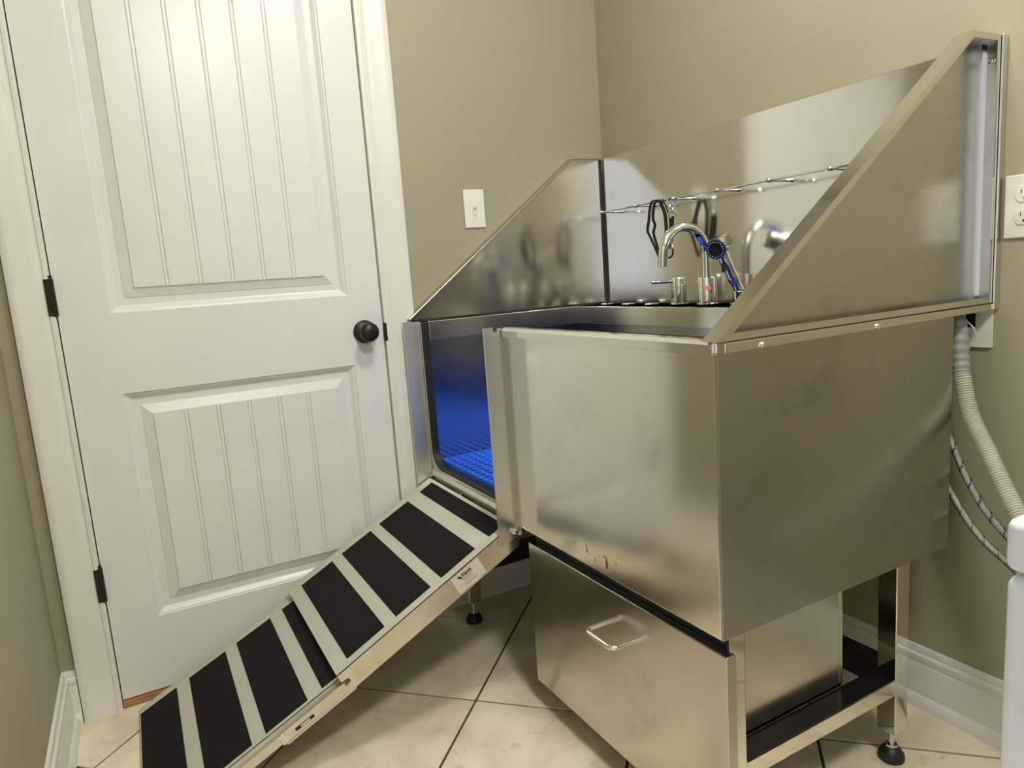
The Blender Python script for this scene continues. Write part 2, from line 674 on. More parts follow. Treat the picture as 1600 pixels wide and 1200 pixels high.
# ------------------------------------------------------------------ door
PANELS = ((0.22, 0.812), (1.012, 1.93))
PX0, PX1 = -1.507, -0.918
PROF = [(0, 0), (0.0015, 0.0035), (0.0055, 0.0045), (0.011, 0.0085), (0.0155, 0.0125), (0.0175, 0.0135), (0.0345, 0.0135), (0.0355, 0.0120), (0.058, 0.0045)]
b = MB()
xs = [DL, PX0, PX1, DR]
zs = [0.022, PANELS[0][0], PANELS[0][1], PANELS[1][0], PANELS[1][1], DT]
for i in range(3):
    for j in range(5):
        if i == 1 and j in (1, 3):
            continue
        b.add([(xs[i], 0, zs[j]), (xs[i + 1], 0, zs[j]), (xs[i + 1], 0, zs[j + 1]), (xs[i], 0, zs[j + 1])], [(0, 1, 2, 3)])
for z0, z1 in PANELS:
    rings = [[(PX0 + o, d, z0 + o), (PX1 - o, d, z0 + o), (PX1 - o, d, z1 - o), (PX0 + o, d, z1 - o)] for o, d in PROF]
    for a, c in zip(rings[:-1], rings[1:]):
        b.add(a + c, [(k, (k + 1) % 4, 4 + (k + 1) % 4, 4 + k) for k in range(4)])
    b.add(rings[-1], [(0, 1, 2, 3)])
b.add([(DL, 0, 0.022), (DR, 0, 0.022), (DR, 0, DT), (DL, 0, DT), (DL, 0.035, 0.022), (DR, 0.035, 0.022), (DR, 0.035, DT), (DL, 0.035, DT)],
      [(4, 5, 6, 7), (0, 1, 5, 4), (1, 2, 6, 5), (2, 3, 7, 6), (3, 0, 4, 7)])
door = structure(b.build('door_1', 'door', smooth=0), 'white two-panel plank door with black knob')
# weld the front to the sides so normals are consistent
bm = bmesh.new()
bm.from_mesh(door.data)
bmesh.ops.remove_doubles(bm, verts=bm.verts, dist=1e-5)
bmesh.ops.recalc_face_normals(bm, faces=bm.faces)
bm.to_mesh(door.data)
bm.free()
FX0, FX1 = PX0 + 0.059, PX1 - 0.059
for z0, z1 in PANELS:
    pw = (FX1 - FX0) / 6
    for k in range(6):
        xa, xb = FX0 + pw * k, FX0 + pw * (k + 1)
        b = MB()
        za, zb = z0 + 0.059, z1 - 0.059
        g = 0.0016
        l = xa + (g if k else 0)
        r = xb - (g + 0.006 if k < 5 else 0)
        prof = [(l, 0.005), (l, 0.0028), (l + 0.0012, 0.0014), (r - 0.0012, 0.0014), (r, 0.0028), (r, 0.005)]
        b.prism(prof, 'z', za, zb)
        b.build('plank', 'door', door, smooth=20)
        if k < 5:      # the bead beside each joint
            MB().prism([(r + 0.0006, 0.005), (r + 0.001, 0.0026), (r + 0.0035, 0.0016), (r + 0.0058, 0.0026), (r + 0.006, 0.005)],
                       'z', za, zb).build('bead', 'door', door, smooth=50)
for z0 in (0.297, 1.014, 1.76):
    b = MB()
    b.lathe([(0.0035, 0), (0.0068, 0.001), (0.0068, 0.089), (0.0035, 0.09), (0.0055, 0.092), (0.0055, 0.096), (0.002, 0.097)],
            (DL - 0.003, -0.0075, z0), seg=14)
    b.box(DL - 0.016, DL - 0.002, -0.0135, -0.0115, z0 + 0.002, z0 + 0.088)
    o = b.build('hinge', 'bronze', door)
KX, KZ = -0.879, 0.905
b = MB()
b.lathe([(0.0, 0), (0.033, 0.0), (0.0335, 0.004), (0.031, 0.008), (0.019, 0.011), (0.0125, 0.014), (0.0115, 0.028)], (KX, 0, KZ), (0, -1, 0), 32)
rose = b.build('knob_rose', 'bronze', door)
b = MB()
b.lathe([(0.011, 0.026), (0.016, 0.031), (0.0235, 0.036), (0.0275, 0.044), (0.0278, 0.051), (0.025, 0.058), (0.018, 0.0635), (0.009, 0.066), (0.0, 0.0665)],
        (KX, 0, KZ), (0, -1, 0), 32)
b.build('knob', 'bronze', door)
MB().box(DR - 0.001, DR + 0.009, -0.0128, -0.0098, 0.872, 0.925).build('strike_plate', 'bronze', door, bevel=0.002)

# over-door coat hooks, whose tips hang just at the top edge of the photo
rack = thing('coat_hook_rack', (-1.219, 0.0, 1.83), 'black coat hook rack on the door at top edge of photo', 'hook rack')
MB().box(-1.46, -0.98, -0.008, -0.001, 1.815, 1.845).build('back_bar', 'bronze', rack, bevel=0.002)
for hx in (-1.42, -1.32, -1.22, -1.12):
    MB().tube(smooth_path([(hx, -0.008, 1.83), (hx, -0.011, 1.80), (hx, -0.022, 1.788), (hx, -0.036, 1.797), (hx, -0.041, 1.815)], 5),
              0.004, 10).build('hook', 'bronze', rack)

# ================================================================== LIGHT
for (lx, ly, lz), lm_, ll in zip(LAMP_SPOTS, ('lamp', 'fill_lamp'), ('round white ceiling dome light above the tub', 'unseen ceiling dome added as fill light behind the camera')):  # second dome is added out of view for fill
    lamp = thing('ceiling_light', (lx, ly, lz), ll, 'ceiling light', 'ceiling dome lights')
    MB().lathe([(0, 0), (0.175, 0.0), (0.18, 0.006), (0.178, 0.022), (0.16, 0.024)], (lx, ly, lz), (0, 0, -1), 40).build('base_ring', 'trim', lamp)
    MB().lathe([(0.158, 0.024), (0.152, 0.045), (0.125, 0.072), (0.075, 0.091), (0.02, 0.098), (0, 0.0985)], (lx, ly, lz), (0, 0, -1), 40).build('dome', lm_, lamp)

# ================================================================== DOG TUB
XF, YL, YR, ZT, ZB = -0.722, -0.035, -1.2185, 0.920, 0.441
tub = thing('grooming_tub', (-0.4, -0.63, 0.0), 'brushed stainless steel dog washing tub with triangular splash panels in the corner', 'dog bath')
OY0, OY1, OZ, ORr = -0.058, -0.553, 0.486, 0.055
open_curve = [(OY0, ZT - 0.002)] + arc(OY0 - ORr, OZ + ORr, ORr, 0, -90, 8) + arc(OY1 + ORr, OZ + ORr, ORr, -90, -180, 8) + [(OY1, ZT - 0.02)]
front = [(YL, ZB), (YL, ZT - 0.002)] + open_curve + [(YR + 0.0042, ZT - 0.02), (YR + 0.0042, ZB)]
MB().prism(front, 'x', XF, XF + 0.018).build('front_panel', 'steel', tub, bevel=0.0015)
# lower pressed ledge under the opening
MB().prism([(XF, 0.444), (XF - 0.003, 0.447), (XF - 0.005, 0.454), (XF - 0.0045, 0.462), (XF, 0.468)], 'y', -0.0365, -0.560).build('sill_ledge', 'steel', tub)
# rubber edge seal following the opening
b = MB()
k = []
W = 0.006
for i, (y, z) in enumerate(open_curve):
    y0, z0 = open_curve[max(i - 1, 0)]
    y1, z1 = open_curve[min(i + 1, len(open_curve) - 1)]
    t = Vector((y1 - y0, z1 - z0)).normalized()
    nrm = Vector((-t.y, t.x))
    k.append([(XF - 0.004, y - nrm.x * W * 0.5, z - nrm.y * W * 0.5), (XF - 0.004, y + nrm.x * W, z + nrm.y * W),
              (XF + 0.0195, y + nrm.x * W, z + nrm.y * W), (XF + 0.0195, y - nrm.x * W * 0.5, z - nrm.y * W * 0.5)])
b.add([p for q in k for p in q],
      [(i * 4 + j, i * 4 + (j + 1) % 4, i * 4 + 4 + (j + 1) % 4, i * 4 + 4 + j) for i in range(len(k) - 1) for j in range(4)] +
      [(3, 2, 1, 0), tuple(len(k) * 4 - 4 + j for j in range(4))])
b.build('edge_seal', 'black', tub, bevel=0.003)['label'] = 'black rubber seal around the entry opening'
# ends, back, bottom
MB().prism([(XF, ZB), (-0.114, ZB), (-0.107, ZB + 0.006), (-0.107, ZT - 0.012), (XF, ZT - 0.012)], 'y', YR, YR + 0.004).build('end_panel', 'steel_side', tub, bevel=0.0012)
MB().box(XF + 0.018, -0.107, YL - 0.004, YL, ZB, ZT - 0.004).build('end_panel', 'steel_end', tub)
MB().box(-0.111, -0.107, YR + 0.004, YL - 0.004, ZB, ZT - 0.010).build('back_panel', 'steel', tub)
MB().box(XF + 0.018, -0.111, YR + 0.004, YL - 0.004, ZB + 0.002, ZB + 0.008).build('bottom_panel', 'steel', tub)
# basin: open box inside
BX0, BX1, BY0, BY1, BZ = XF + 0.018, -0.172, -1.190, -0.060, 0.478
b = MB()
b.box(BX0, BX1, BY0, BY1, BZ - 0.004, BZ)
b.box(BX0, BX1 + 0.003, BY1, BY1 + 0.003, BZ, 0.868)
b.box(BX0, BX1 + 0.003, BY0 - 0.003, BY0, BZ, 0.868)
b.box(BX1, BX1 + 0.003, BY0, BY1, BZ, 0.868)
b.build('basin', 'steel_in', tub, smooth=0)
# blue slotted floor mat
GP, GB = 0.0275, 0.0092
gx0, gx1, gy0, gy1 = BX0 + 0.004, BX1 - 0.004, BY0 + 0.003, BY1 - 0.003
cx_, cy_ = [], []
x = gx0
while x < gx1 - GP:
    cx_ += [x, x + GB]
    x += GP
cx_ += [x, x + GB]
y = gy1
while y > gy0 + GP:
    cy_ += [y, y - GB]
    y -= GP
cy_ += [y, y - GB]
vid = {}
gv, gf = [], []


def gid(i, j):
    if (i, j) not in vid:
        vid[(i, j)] = len(gv)
        gv.append((cx_[i], cy_[j], 0.503))
    return vid[(i, j)]


for i in range(len(cx_) - 1):
    for j in range(len(cy_) - 1):
        if i % 2 == 1 and j % 2 == 1:
            continue
        gf.append((gid(i, j), gid(i + 1, j), gid(i + 1, j + 1), gid(i, j + 1)))
b = MB()
b.add(gv, gf)
mat_o = b.build('slotted_mat', 'blue', tub, smooth=0)
mat_o['label'] = 'bright blue slotted plastic mat on the tub floor'
so = mat_o.modifiers.new('solid', 'SOLIDIFY')
so.thickness = 0.016
so.offset = 1.0 if mat_o.data.polygons[0].normal.z < 0 else -1.0
MB().box(gx0, gx1, gy0, gy1, BZ + 0.0005, BZ + 0.002).build('mat_base', 'blue', tub, smooth=0)
# rims
b = MB()      # front rim, folded over
b.prism([(XF - 0.010, 0.897), (XF - 0.010, 0.913), (XF - 0.003, ZT - 0.001), (XF + 0.012, ZT), (XF + 0.022, ZT), (XF + 0.022, 0.905), (XF + 0.001, 0.905),
         (XF + 0.001, 0.897)], 'y', -0.566, YR - 0.001)
b.prism([(XF + 0.022, 0.9052), (XF + 0.022, 0.868), (XF + 0.0185, 0.868), (XF + 0.0185, 0.9052)], 'y', -0.566, YR + 0.006)
b.build('front_rim', 'steel', tub, bevel=0.001)
b = MB()      # back deck with its lip
b.prism([(-0.180, 0.866), (-0.180, ZT), (-0.034, ZT), (-0.034, ZT - 0.003), (-0.177, ZT - 0.003), (-0.177, 0.869), (-0.168, 0.869), (-0.168, 0.866)], 'y', YL - 0.004, YR + 0.006)
b.build('tap_deck', 'steel', tub, bevel=0.0012)
b = MB()
b.prism([(-0.064, 0.866), (-0.064, ZT), (YL - 0.0005, ZT), (YL - 0.0005, ZT - 0.003), (-0.061, ZT - 0.003), (-0.061, 0.866)], 'x', XF + 0.018, -0.180)
b.build('side_ledge', 'steel', tub, bevel=0.0012)
b = MB()
b.prism([(-1.188, 0.866), (-1.188, ZT), (YR + 0.0045, ZT), (YR + 0.0045, ZT - 0.003), (-1.191, ZT - 0.003), (-1.191, 0.866)], 'x', XF + 0.022, -0.180)
b.build('side_ledge', 'steel', tub)
# backsplash on the wall
MB().box(-0.030, -0.020, -0.040, -1.2125, 0.916, 1.394).build('backsplash', 'steel_splash', tub, bevel=0.001)
MB().box(-0.0395, -0.0305, -0.0375, -0.0335, 0.921, 1.393).build('corner_gasket', 'black', tub)
MB().box(-0.0335, -0.0305, -0.040, -1.19, 0.9203, 0.9212).build('deck_gasket', 'black', tub)
# left splash panel: sheet with flanges folded toward the wall
LP = [(-0.748, 0.927), (-0.142, 1.391), (-0.038, 1.393), (-0.038, 0.924)]
b = MB()
b.prism(LP, 'y', -0.0340, -0.0325)
b.build('splash_panel', 'steel_splash', tub, smooth=0)
b = MB()
b.prism([(-0.748, 0.927), (-0.753, 0.9285), (-0.1435, 1.3955), (-0.038, 1.397), (-0.038, 1.393), (-0.142, 1.391)], 'y', -0.0350, -0.003)
b.build('splash_flange', 'steel_end', tub, bevel=0.0014)
MB().box(-0.744, -0.046, -0.0345, -0.030, 0.9205, 0.9265).build('panel_gap_shade', 'black', tub)  # black strip standing in for shade in the gap under the panel
# right splash panel: tray with flanges folded outward and a narrow return lip
yi, yo = -1.2085, -1.2385
OUT = [(-0.741, 0.9185), (-0.108, 1.4015), (-0.0195, 1.4035), (-0.0195, 0.9185)]


def inset(poly, d):
    n = len(poly)
    out = []
    for i in range(n):
        p0, p1, p2 = Vector(poly[i - 1]), Vector(poly[i]), Vector(poly[(i + 1) % n])
        e1, e2 = (p1 - p0).normalized(), (p2 - p1).normalized()
        n1, n2 = Vector((e1.y, -e1.x)), Vector((e2.y, -e2.x))
        m = (n1 + n2)
        m = m / (m.dot(n1))
        out.append(tuple(p1 + m * d))
    return out


b = MB()
b.prism(OUT, 'y', yi, yi + 0.0015)
splash = b.build('splash_panel', 'steel_end', tub, smooth=0)
b = MB()      # flange band around
IN = inset(OUT, 0.0015)
n = len(OUT)
b.add([(x, yi, z) for x, z in OUT] + [(x, yo, z) for x, z in OUT] + [(x, yi, z) for x, z in IN] + [(x, yo, z) for x, z in IN],
      [f for i in range(n) for f in ((i, (i + 1) % n, n + (i + 1) % n, n + i), (2 * n + i, 3 * n + i, 3 * n + (i + 1) % n, 2 * n + (i + 1) % n))])
LIP = inset(OUT, 0.0105)
LIP[0] = (OUT[0][0] + 0.034, OUT[0][1] + 0.0105)
b.add([(x, yo, z) for x, z in OUT] + [(x, yo, z) for x, z in LIP] + [(x, yo + 0.0012, z) for x, z in LIP],
      [f for i in range(n) for f in ((i, (i + 1) % n, n + (i + 1) % n, n + i), (n + i, n + (i + 1) % n, 2 * n + (i + 1) % n, 2 * n + i))])
b.build('splash_flange', 'steel_polish', tub, smooth=0)
# edge strip of the wall panel and lower lip under the right splash panel
MB().box(-0.0175, -0.001, -1.2145, -1.2425, 0.905, 1.4035).build('wall_strip', 'steel_polish', tub, bevel=0.001)
b = MB()
b.prism([(XF - 0.004, 0.900), (XF - 0.004, 0.9165), (-0.0005, 0.9165), (-0.0005, 0.9035)], 'y', yo - 0.001, YR - 0.0005)
b.build('side_lip', 'steel_polish', tub, bevel=0.0015)
# hole plugs along the tap deck
for y in (-0.130, -0.240, -0.350):
    MB().lathe([(0, 0), (0.021, 0), (0.021, 0.0025), (0.018, 0.0045), (0, 0.005)], (-0.105, y, ZT)).build('hole_plug', 'chrome', tub)
# screws
for c, ax in (((-0.650, yo - 0.001, 0.9055), (0, -1, 0)), ((-0.372, yo - 0.001, 0.9065), (0, -1, 0)), ((-0.0215, -1.225, 1.362), (-1, 0, 0))):
    MB().lathe([(0, 0), (0.0055, 0.0), (0.0055, 0.002), (0.003, 0.0045), (0, 0.0048)], c, ax, 12).build('screw', 'chrome', tub)
# guide plates either side of the opening
b = MB()
b.prism([(-0.775, 0.402), (-0.775, 0.921), (-0.752, 0.921), (-0.751, 0.912), (-0.746, 0.909), (-0.741, 0.912), (-0.740, 0.918), (XF - 0.0075, 0.918), (XF - 0.0075, 0.896),
         (XF - 0.0003, 0.896), (XF - 0.0003, 0.417)], 'y', -0.5635, -0.5615)
b.box(-0.775, -0.773, -0.5575, -0.5615, 0.402, 0.921)
b.prism([(-0.5635, 0.896), (-0.5635, 0.419), (-0.5815, 0.426), (-0.5815, 0.896)], 'x', XF - 0.0023, XF - 0.0003)
b.build('guide_plate', 'steel_guide', tub, smooth=0)
b = MB()
b.prism([(-0.772, 0.425), (-0.772, 0.922), (XF - 0.0003, 0.922), (XF - 0.0003, 0.448)], 'y', -0.034, -0.032)
b.box(-0.772, -0.770, -0.032, -0.027, 0.425, 0.922)
b.build('guide_plate', 'steel_dull', tub, smooth=0)
MB().lathe([(0, 0), (0.0075, 0), (0.0075, 0.005), (0.0045, 0.006), (0.0045, 0.013), (0, 0.0135)], (-0.735, -0.5637, 0.432), (0, -1, 0), 12).build('hinge_bolt', 'chrome', tub)
# worn logo print on the front panel
lg = text_mesh('worn_logo', 'Kanis', 0.050, 'worn', tub, (0, -1, 0), (0, 0, 1), (XF - 0.0004, -0.842, 0.459), bold=0.001)
lg['label'] = 'faded rubbed-off logo lettering on front panel'

# frame: legs, feet, rails
LEGS = {'front_left': (-0.690, -0.158), 'front_right': (-0.695, -1.200), 'rear_right': (-0.2415, -1.200), 'rear_left': (-0.2415, -0.158)}
for nm, (x0, y0) in LEGS.items():
    top, bot = ZB - 0.001, 0.066
    b = MB().box(x0, x0 + 0.040, y0, y0 + 0.040, bot, top)
    leg = b.build('leg', 'steel_polish', tub, bevel=0.002)
    c = (x0 + 0.02, y0 + 0.02, 0)
    b = MB()
    b.lathe([(0, 0.0), (0.0245, 0.0), (0.0255, 0.004), (0.0245, 0.012), (0.017, 0.024), (0.010, 0.029), (0, 0.030)], c)
    b.build('foot', 'foot', leg)
    MB().lathe([(0.006, 0.028), (0.006, 0.067)], c, seg=12).build('stud', 'chrome', leg)
    MB().lathe([(0.012, 0.029), (0.012, 0.033)], c, seg=6).build('nut', 'chrome', leg)
RZ0, RZ1 = 0.157, 0.190
rl = MB().box(-0.6545, -0.2420, -1.200, -1.160, RZ0, RZ1).build('rail', 'steel_polish', tub, bevel=0.0015)
MB().box(-0.6540, -0.2425, -1.1985, -1.1535, RZ1, RZ1 + 0.002).build('rail_cap', 'black_gloss', rl)
for (xa, xb, ya, yb) in ((-0.6495, -0.2420, -0.158, -0.118), (-0.2415, -0.2015, -1.1595, -0.1585)):
    MB().box(xa, xb, ya, yb, RZ0, RZ1 + 0.02).build('rail', 'black_gloss', tub, bevel=0.0015)
MB().box(-0.7010, -0.6965, -0.605, -1.205, 0.395, ZB - 0.0005).build('recess_shade_strip', 'black', tub)  # black strip painting the shade in the gap above the drawer front
# drawer under the tub
b = MB()
b.box(-0.695, -0.345, -1.153, -1.1495, 0.193, 0.439)
b.box(-0.695, -0.345, -0.640, -0.6365, 0.199, 0.409)
b.box(-0.3485, -0.345, -0.640, -1.156, 0.199, 0.409)
b.box(-0.695, -0.345, -0.640, -1.153, 0.193, 0.199)
b.box(-0.7018, -0.694, -0.640, -1.153, 0.193, 0.390)
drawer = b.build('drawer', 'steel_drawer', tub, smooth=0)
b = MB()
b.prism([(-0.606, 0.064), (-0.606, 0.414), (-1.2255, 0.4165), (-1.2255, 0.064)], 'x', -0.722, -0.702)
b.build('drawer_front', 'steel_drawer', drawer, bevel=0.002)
b = MB()
hy0, hy1, hz = -0.897, -0.984, 0.335
hp = [(-0.722, hy0, hz), (-0.755, hy0, hz)] + [(-0.755 - 0.014 * math.sin(a), hy0 - 0.014 * (1 - math.cos(a)), hz) for a in (0.4, 0.8, 1.2, 1.57)]
hp += [(p[0], hy0 + hy1 - p[1], p[2]) for p in reversed(hp)]
b.tube(hp, 0.0045, 14)
b.build('handle', 'chrome', drawer)['label'] = 'chrome wire bow handle'

# hook rail on the backsplash
rail = MB().tube([(-0.110, -0.118, 1.213), (-0.110, -1.172, 1.213)], 0.0024, 10).build('hook_rail', 'chrome', tub)
for k in range(7):
    y = -0.136 - 0.164 * k
    b = MB()
    b.lathe([(0.0048, 0), (0.0048, 0.002), (0.0034, 0.004), (0.0034, 0.072), (0.0048, 0.075), (0.0056, 0.080), (0.0048, 0.085), (0.0022, 0.0875), (0, 0.088)],
            (-0.0302, y, 1.213), (-1, 0, 0), 16)
    b.build('standoff', 'chrome', rail)

# ================================================================== TAPS
fa = thing('faucet', (-0.105, -0.578, ZT), 'chrome gooseneck faucet standing on the tap deck', 'faucet')
fc = (-0.105, -0.578, ZT)
MB().lathe([(0, 0), (0.0285, 0.0), (0.0285, 0.004), (0.0255, 0.006), (0.0255, 0.072), (0.0245, 0.074), (0.013, 0.074), (0.013, 0.078)], fc, seg=32).build('base', 'chrome', fa)
pth = [(-0.105, -0.578, ZT + 0.074), (-0.105, -0.578, 1.052)]
pth += [(-0.180 + 0.075 * math.cos(math.radians(a)), -0.578, 1.053 + 0.075 * math.sin(math.radians(a))) for a in range(6, 181, 6)]
pth += [(-0.256, -0.578, 1.036), (-0.2565, -0.578, 1.030)]
MB().tube(pth, 0.0122, 20).build('spout', 'chrome', fa)
MB().lathe([(0, 0), (0.0065, 0.0), (0.0065, 0.008), (0, 0.0085)], (-0.121, -0.5985, ZT + 0.046), (-0.62, -0.78, 0), 16).build('button', 'red', fa)['label'] = 'orange dot button'

mx = thing('mixer_valve', (-0.105, -0.470, ZT), 'short chrome mixer valve with side lever left of the gooseneck faucet', 'faucet')
mc = (-0.105, -0.470, ZT)
MB().lathe([(0, 0), (0.026, 0), (0.026, 0.004), (0.0215, 0.006), (0.0215, 0.046), (0.0195, 0.048)], mc, seg=32).build('valve_body', 'chrome', mx)
MB().lathe([(0.0195, 0.049), (0.0215, 0.051), (0.0215, 0.074), (0.020, 0.0765), (0, 0.0775)], mc, seg=32).build('valve_cap', 'chrome', mx)
MB().tube([(-0.124, -0.462, ZT + 0.066), (-0.147, -0.449, ZT + 0.067), (-0.170, -0.436, ZT + 0.068), (-0.174, -0.434, ZT + 0.068)],
          [0.0042, 0.0042, 0.0058, 0.0038], 12).build('lever', 'chrome', mx)

ho = thing('shower_holder', (-0.105, -0.690, ZT), 'chrome holder socket on deck behind the splash panel', 'holder')
MB().lathe([(0, 0), (0.024, 0), (0.024, 0.004), (0.016, 0.007), (0.018, 0.034), (0.0165, 0.036), (0.0165, 0.030)], (-0.105, -0.690, ZT), seg=24).build('socket', 'chrome', ho)
sh = thing('hand_shower', (-0.105, -0.690, 0.95), 'chrome hand shower with round black spray face right of faucet', 'shower')
p0, p1 = Vector((-0.105, -0.690, 0.957)), Vector((-0.138, -0.664, 1.058))
MB().tube(smooth_path([p0, p0.lerp(p1, 0.35), p0.lerp(p1, 0.8), p1 + Vector((0.0, 0, 0.004))], 5),
          [0.0125] * 4 + [0.0150] * 4 + [0.0160] * 4 + [0.0165] * 3 + [0.015], 20).build('handle', 'chrome', sh)
hd = Vector((-0.873, -0.394, -0.286)).normalized()
hc = Vector((-0.153, -0.668, 1.068))
b = MB()
b.lathe([(0, -0.056), (0.016, -0.055), (0.0215, -0.050), (0.0235, -0.030), (0.0255, 0.010), (0.0270, 0.014), (0.0265, 0.016)], hc, hd, 28)
b.build('head', 'chrome', sh)
MB().lathe([(0, 0.0155), (0.0245, 0.0155), (0.0235, 0.019), (0.016, 0.0195), (0.0155, 0.017), (0, 0.017)], hc, hd, 28).build('spray_face', 'bronze', sh)['label'] = 'black rubber spray face'
b = MB()
u_ = hd.orthogonal().normalized()
v_ = hd.cross(u_)
for k in range(18):
    a = 2 * math.pi * k / 18
    b.lathe([(0.0013, 0.018), (0.0008, 0.0212)], hc + (u_ * math.cos(a) + v_ * math.sin(a)) * 0.0195, hd, 6)
nz = b.build('nozzles', 'plate', sh)
nz['kind'] = 'stuff'
q = p0.lerp(p1, 0.62)
MB().box(q.x - 0.0195, q.x - 0.0135, q.y - 0.005, q.y + 0.005, q.z - 0.014, q.z + 0.012).build('switch', 'bronze', sh, bevel=0.002)

# ================================================================== LEASHES on the hook rail
ls = thing('leash', (-0.110, -0.40, 1.213), 'thin black webbing leash looped over the hook rail', 'leash')
wd = (-0.6, -0.5, 0.2)
b = MB()
b.ribbon(smooth_path([(-0.113, -0.411, 1.217), (-0.120, -0.392, 1.217), (-0.121, -0.380, 1.203), (-0.118, -0.367, 1.163), (-0.114, -0.357, 1.146), (-0.112, -0.354, 1.133),
                      (-0.110, -0.364, 1.114), (-0.108, -0.384, 1.076), (-0.106, -0.397, 1.050)], 5), (0, 1, 0.15), 0.0105, 0.0018)
b.build('loop', 'strap', ls)
b = MB()
b.ribbon(smooth_path([(-0.113, -0.411, 1.2175), (-0.118, -0.396, 1.210), (-0.114, -0.381, 1.171), (-0.109, -0.383, 1.149), (-0.105, -0.371, 1.128), (-0.103, -0.382, 1.089), (-0.103, -0.394, 1.052)], 5),
         (0, 1, 0.1), 0.0105, 0.0018)
b.build('loop', 'strap', ls)
b = MB()
b.ribbon(smooth_path([(-0.106, -0.396, 1.212), (-0.110, -0.402, 1.2175), (-0.115, -0.413, 1.214), (-0.114, -0.419, 1.202), (-0.110, -0.428, 1.175), (-0.107, -0.428, 1.121), (-0.105, -0.420, 1.066)], 5),
         (0, 1, 0), 0.013, 0.0018)
b.build('tail', 'strap', ls)
MB().tube(smooth_path([(-0.106, -0.415, 1.206), (-0.110, -0.420, 1.2172), (-0.115, -0.427, 1.213), (-0.113, -0.437, 1.196), (-0.109, -0.445, 1.164), (-0.106, -0.450, 1.135)], 5), 0.0022, 8).build('cord', 'strap', ls)

gl = thing('grooming_loop', (-0.110, -0.4555, 1.213), 'black grooming strap hanging from chrome chain and clip on rail', 'leash')
b = MB()
cy = -0.456


def ring(bb, c, r, tr, u, v):
    c, u, v = Vector(c), Vector(u), Vector(v)
    bb.tube([c + (u * math.cos(2 * math.pi * k / 16) + v * math.sin(2 * math.pi * k / 16)) * r for k in range(16)], tr, 8, closed=True)


for k, (z, r, u) in enumerate(((1.2065, 0.0108, (0.6, -0.8, 0)), (1.1925, 0.0062, (1, 0, 0)), (1.1835, 0.0062, (0.3, 1, 0)), (1.1715, 0.0095, (0.7, -0.6, 0)))):
    bb = MB()
    ring(bb, (-0.110, cy, z), r, 0.0021, Vector(u).normalized(), (0, 0, 1))
    bb.build('chain_link', 'chrome', gl)
b = MB()
b.ribbon(smooth_path([(-0.110, -0.455, 1.166), (-0.110, -0.453, 1.142), (-0.109, -0.449, 1.111), (-0.108, -0.438, 1.078)], 5), (0.2, 1, 0), 0.022, 0.003)
b.build('strap', 'strap', gl)
b = MB()
b.lathe([(0, 0), (0.0045, 0.0), (0.0045, 0.012), (0.003, 0.014), (0.003, 0.024), (0, 0.025)], (-0.112, -0.4555, 1.077), seg=10)
b.build('snap_clip', 'chrome', gl)
MB().tube(smooth_path([(-0.112, -0.4565, 1.078), (-0.112, -0.458, 1.068), (-0.111, -0.452, 1.0585), (-0.110, -0.440, 1.0535), (-0.109, -0.419, 1.056), (-0.108, -0.402, 1.066), (-0.108, -0.398, 1.075)], 6), 0.0028, 8).build('cord', 'strap', gl)

# ================================================================== RAMP
ramp = thing('access_ramp', (-0.775, -0.30, 0.0), 'telescoping metal dog ramp with black grip strips leading up to tub', 'ramp')


def frame(P0, sl):
    h = math.hypot(1, sl)
    u = (-1 / h, -sl / h)
    nn = (-sl / h, 1 / h)
    return lambda s, y, n_: (P0[0] + u[0] * s + nn[0] * n_, y, P0[1] + u[1] * s + nn[1] * n_)


UP = frame((-0.775, 0.426), 0.515)
LO = frame((-1.176, 0.194), 0.462)
ya, yb = -0.0400, -0.5555
b = MB(UP)
b.box(-0.044, 0.461, ya, yb, -0.002, 0.0)
SK = [(-0.044, 0.0), (-0.044, -0.040), (-0.032, -0.056), (0.461, -0.050), (0.461, -0.036), (0.450, -0.034), (0.444, -0.030), (0.444, -0.022), (0.450, -0.019), (0.461, -0.018), (0.461, 0.0)]
for y0, y1 in ((ya, ya - 0.002), (yb, yb + 0.002)):
    n = len(SK)
    b.add([(s, y0, t) for s, t in SK] + [(s, y1, t) for s, t in SK],
          [tuple(range(n)), tuple(range(2 * n - 1, n - 1, -1))] + [(i, (i + 1) % n, n + (i + 1) % n, n + i) for i in range(n)])
upper = b.build('upper_section', 'deck', ramp, smooth=0)
# the bright side skirt in front of the deck (own finish)
b = MB(UP)
n = len(SK)
b.add([(s, yb, t - 0.0015) for s, t in SK] + [(s, yb - 0.0015, t - 0.0015) for s, t in SK],
      [tuple(range(n)), tuple(range(2 * n - 1, n - 1, -1))] + [(i, (i + 1) % n, n + (i + 1) % n, n + i) for i in range(n)])
b.build('side_skirt', 'skirt', upper, smooth=0)
for s0, s1 in ((-0.034, 0.012), (0.056, 0.160), (0.191, 0.291), (0.323, 0.425)):
    MB(UP).box(s0, s1, -0.078, -0.530, 0.0, 0.0011).build('grip_strip', 'grip', upper, smooth=0)
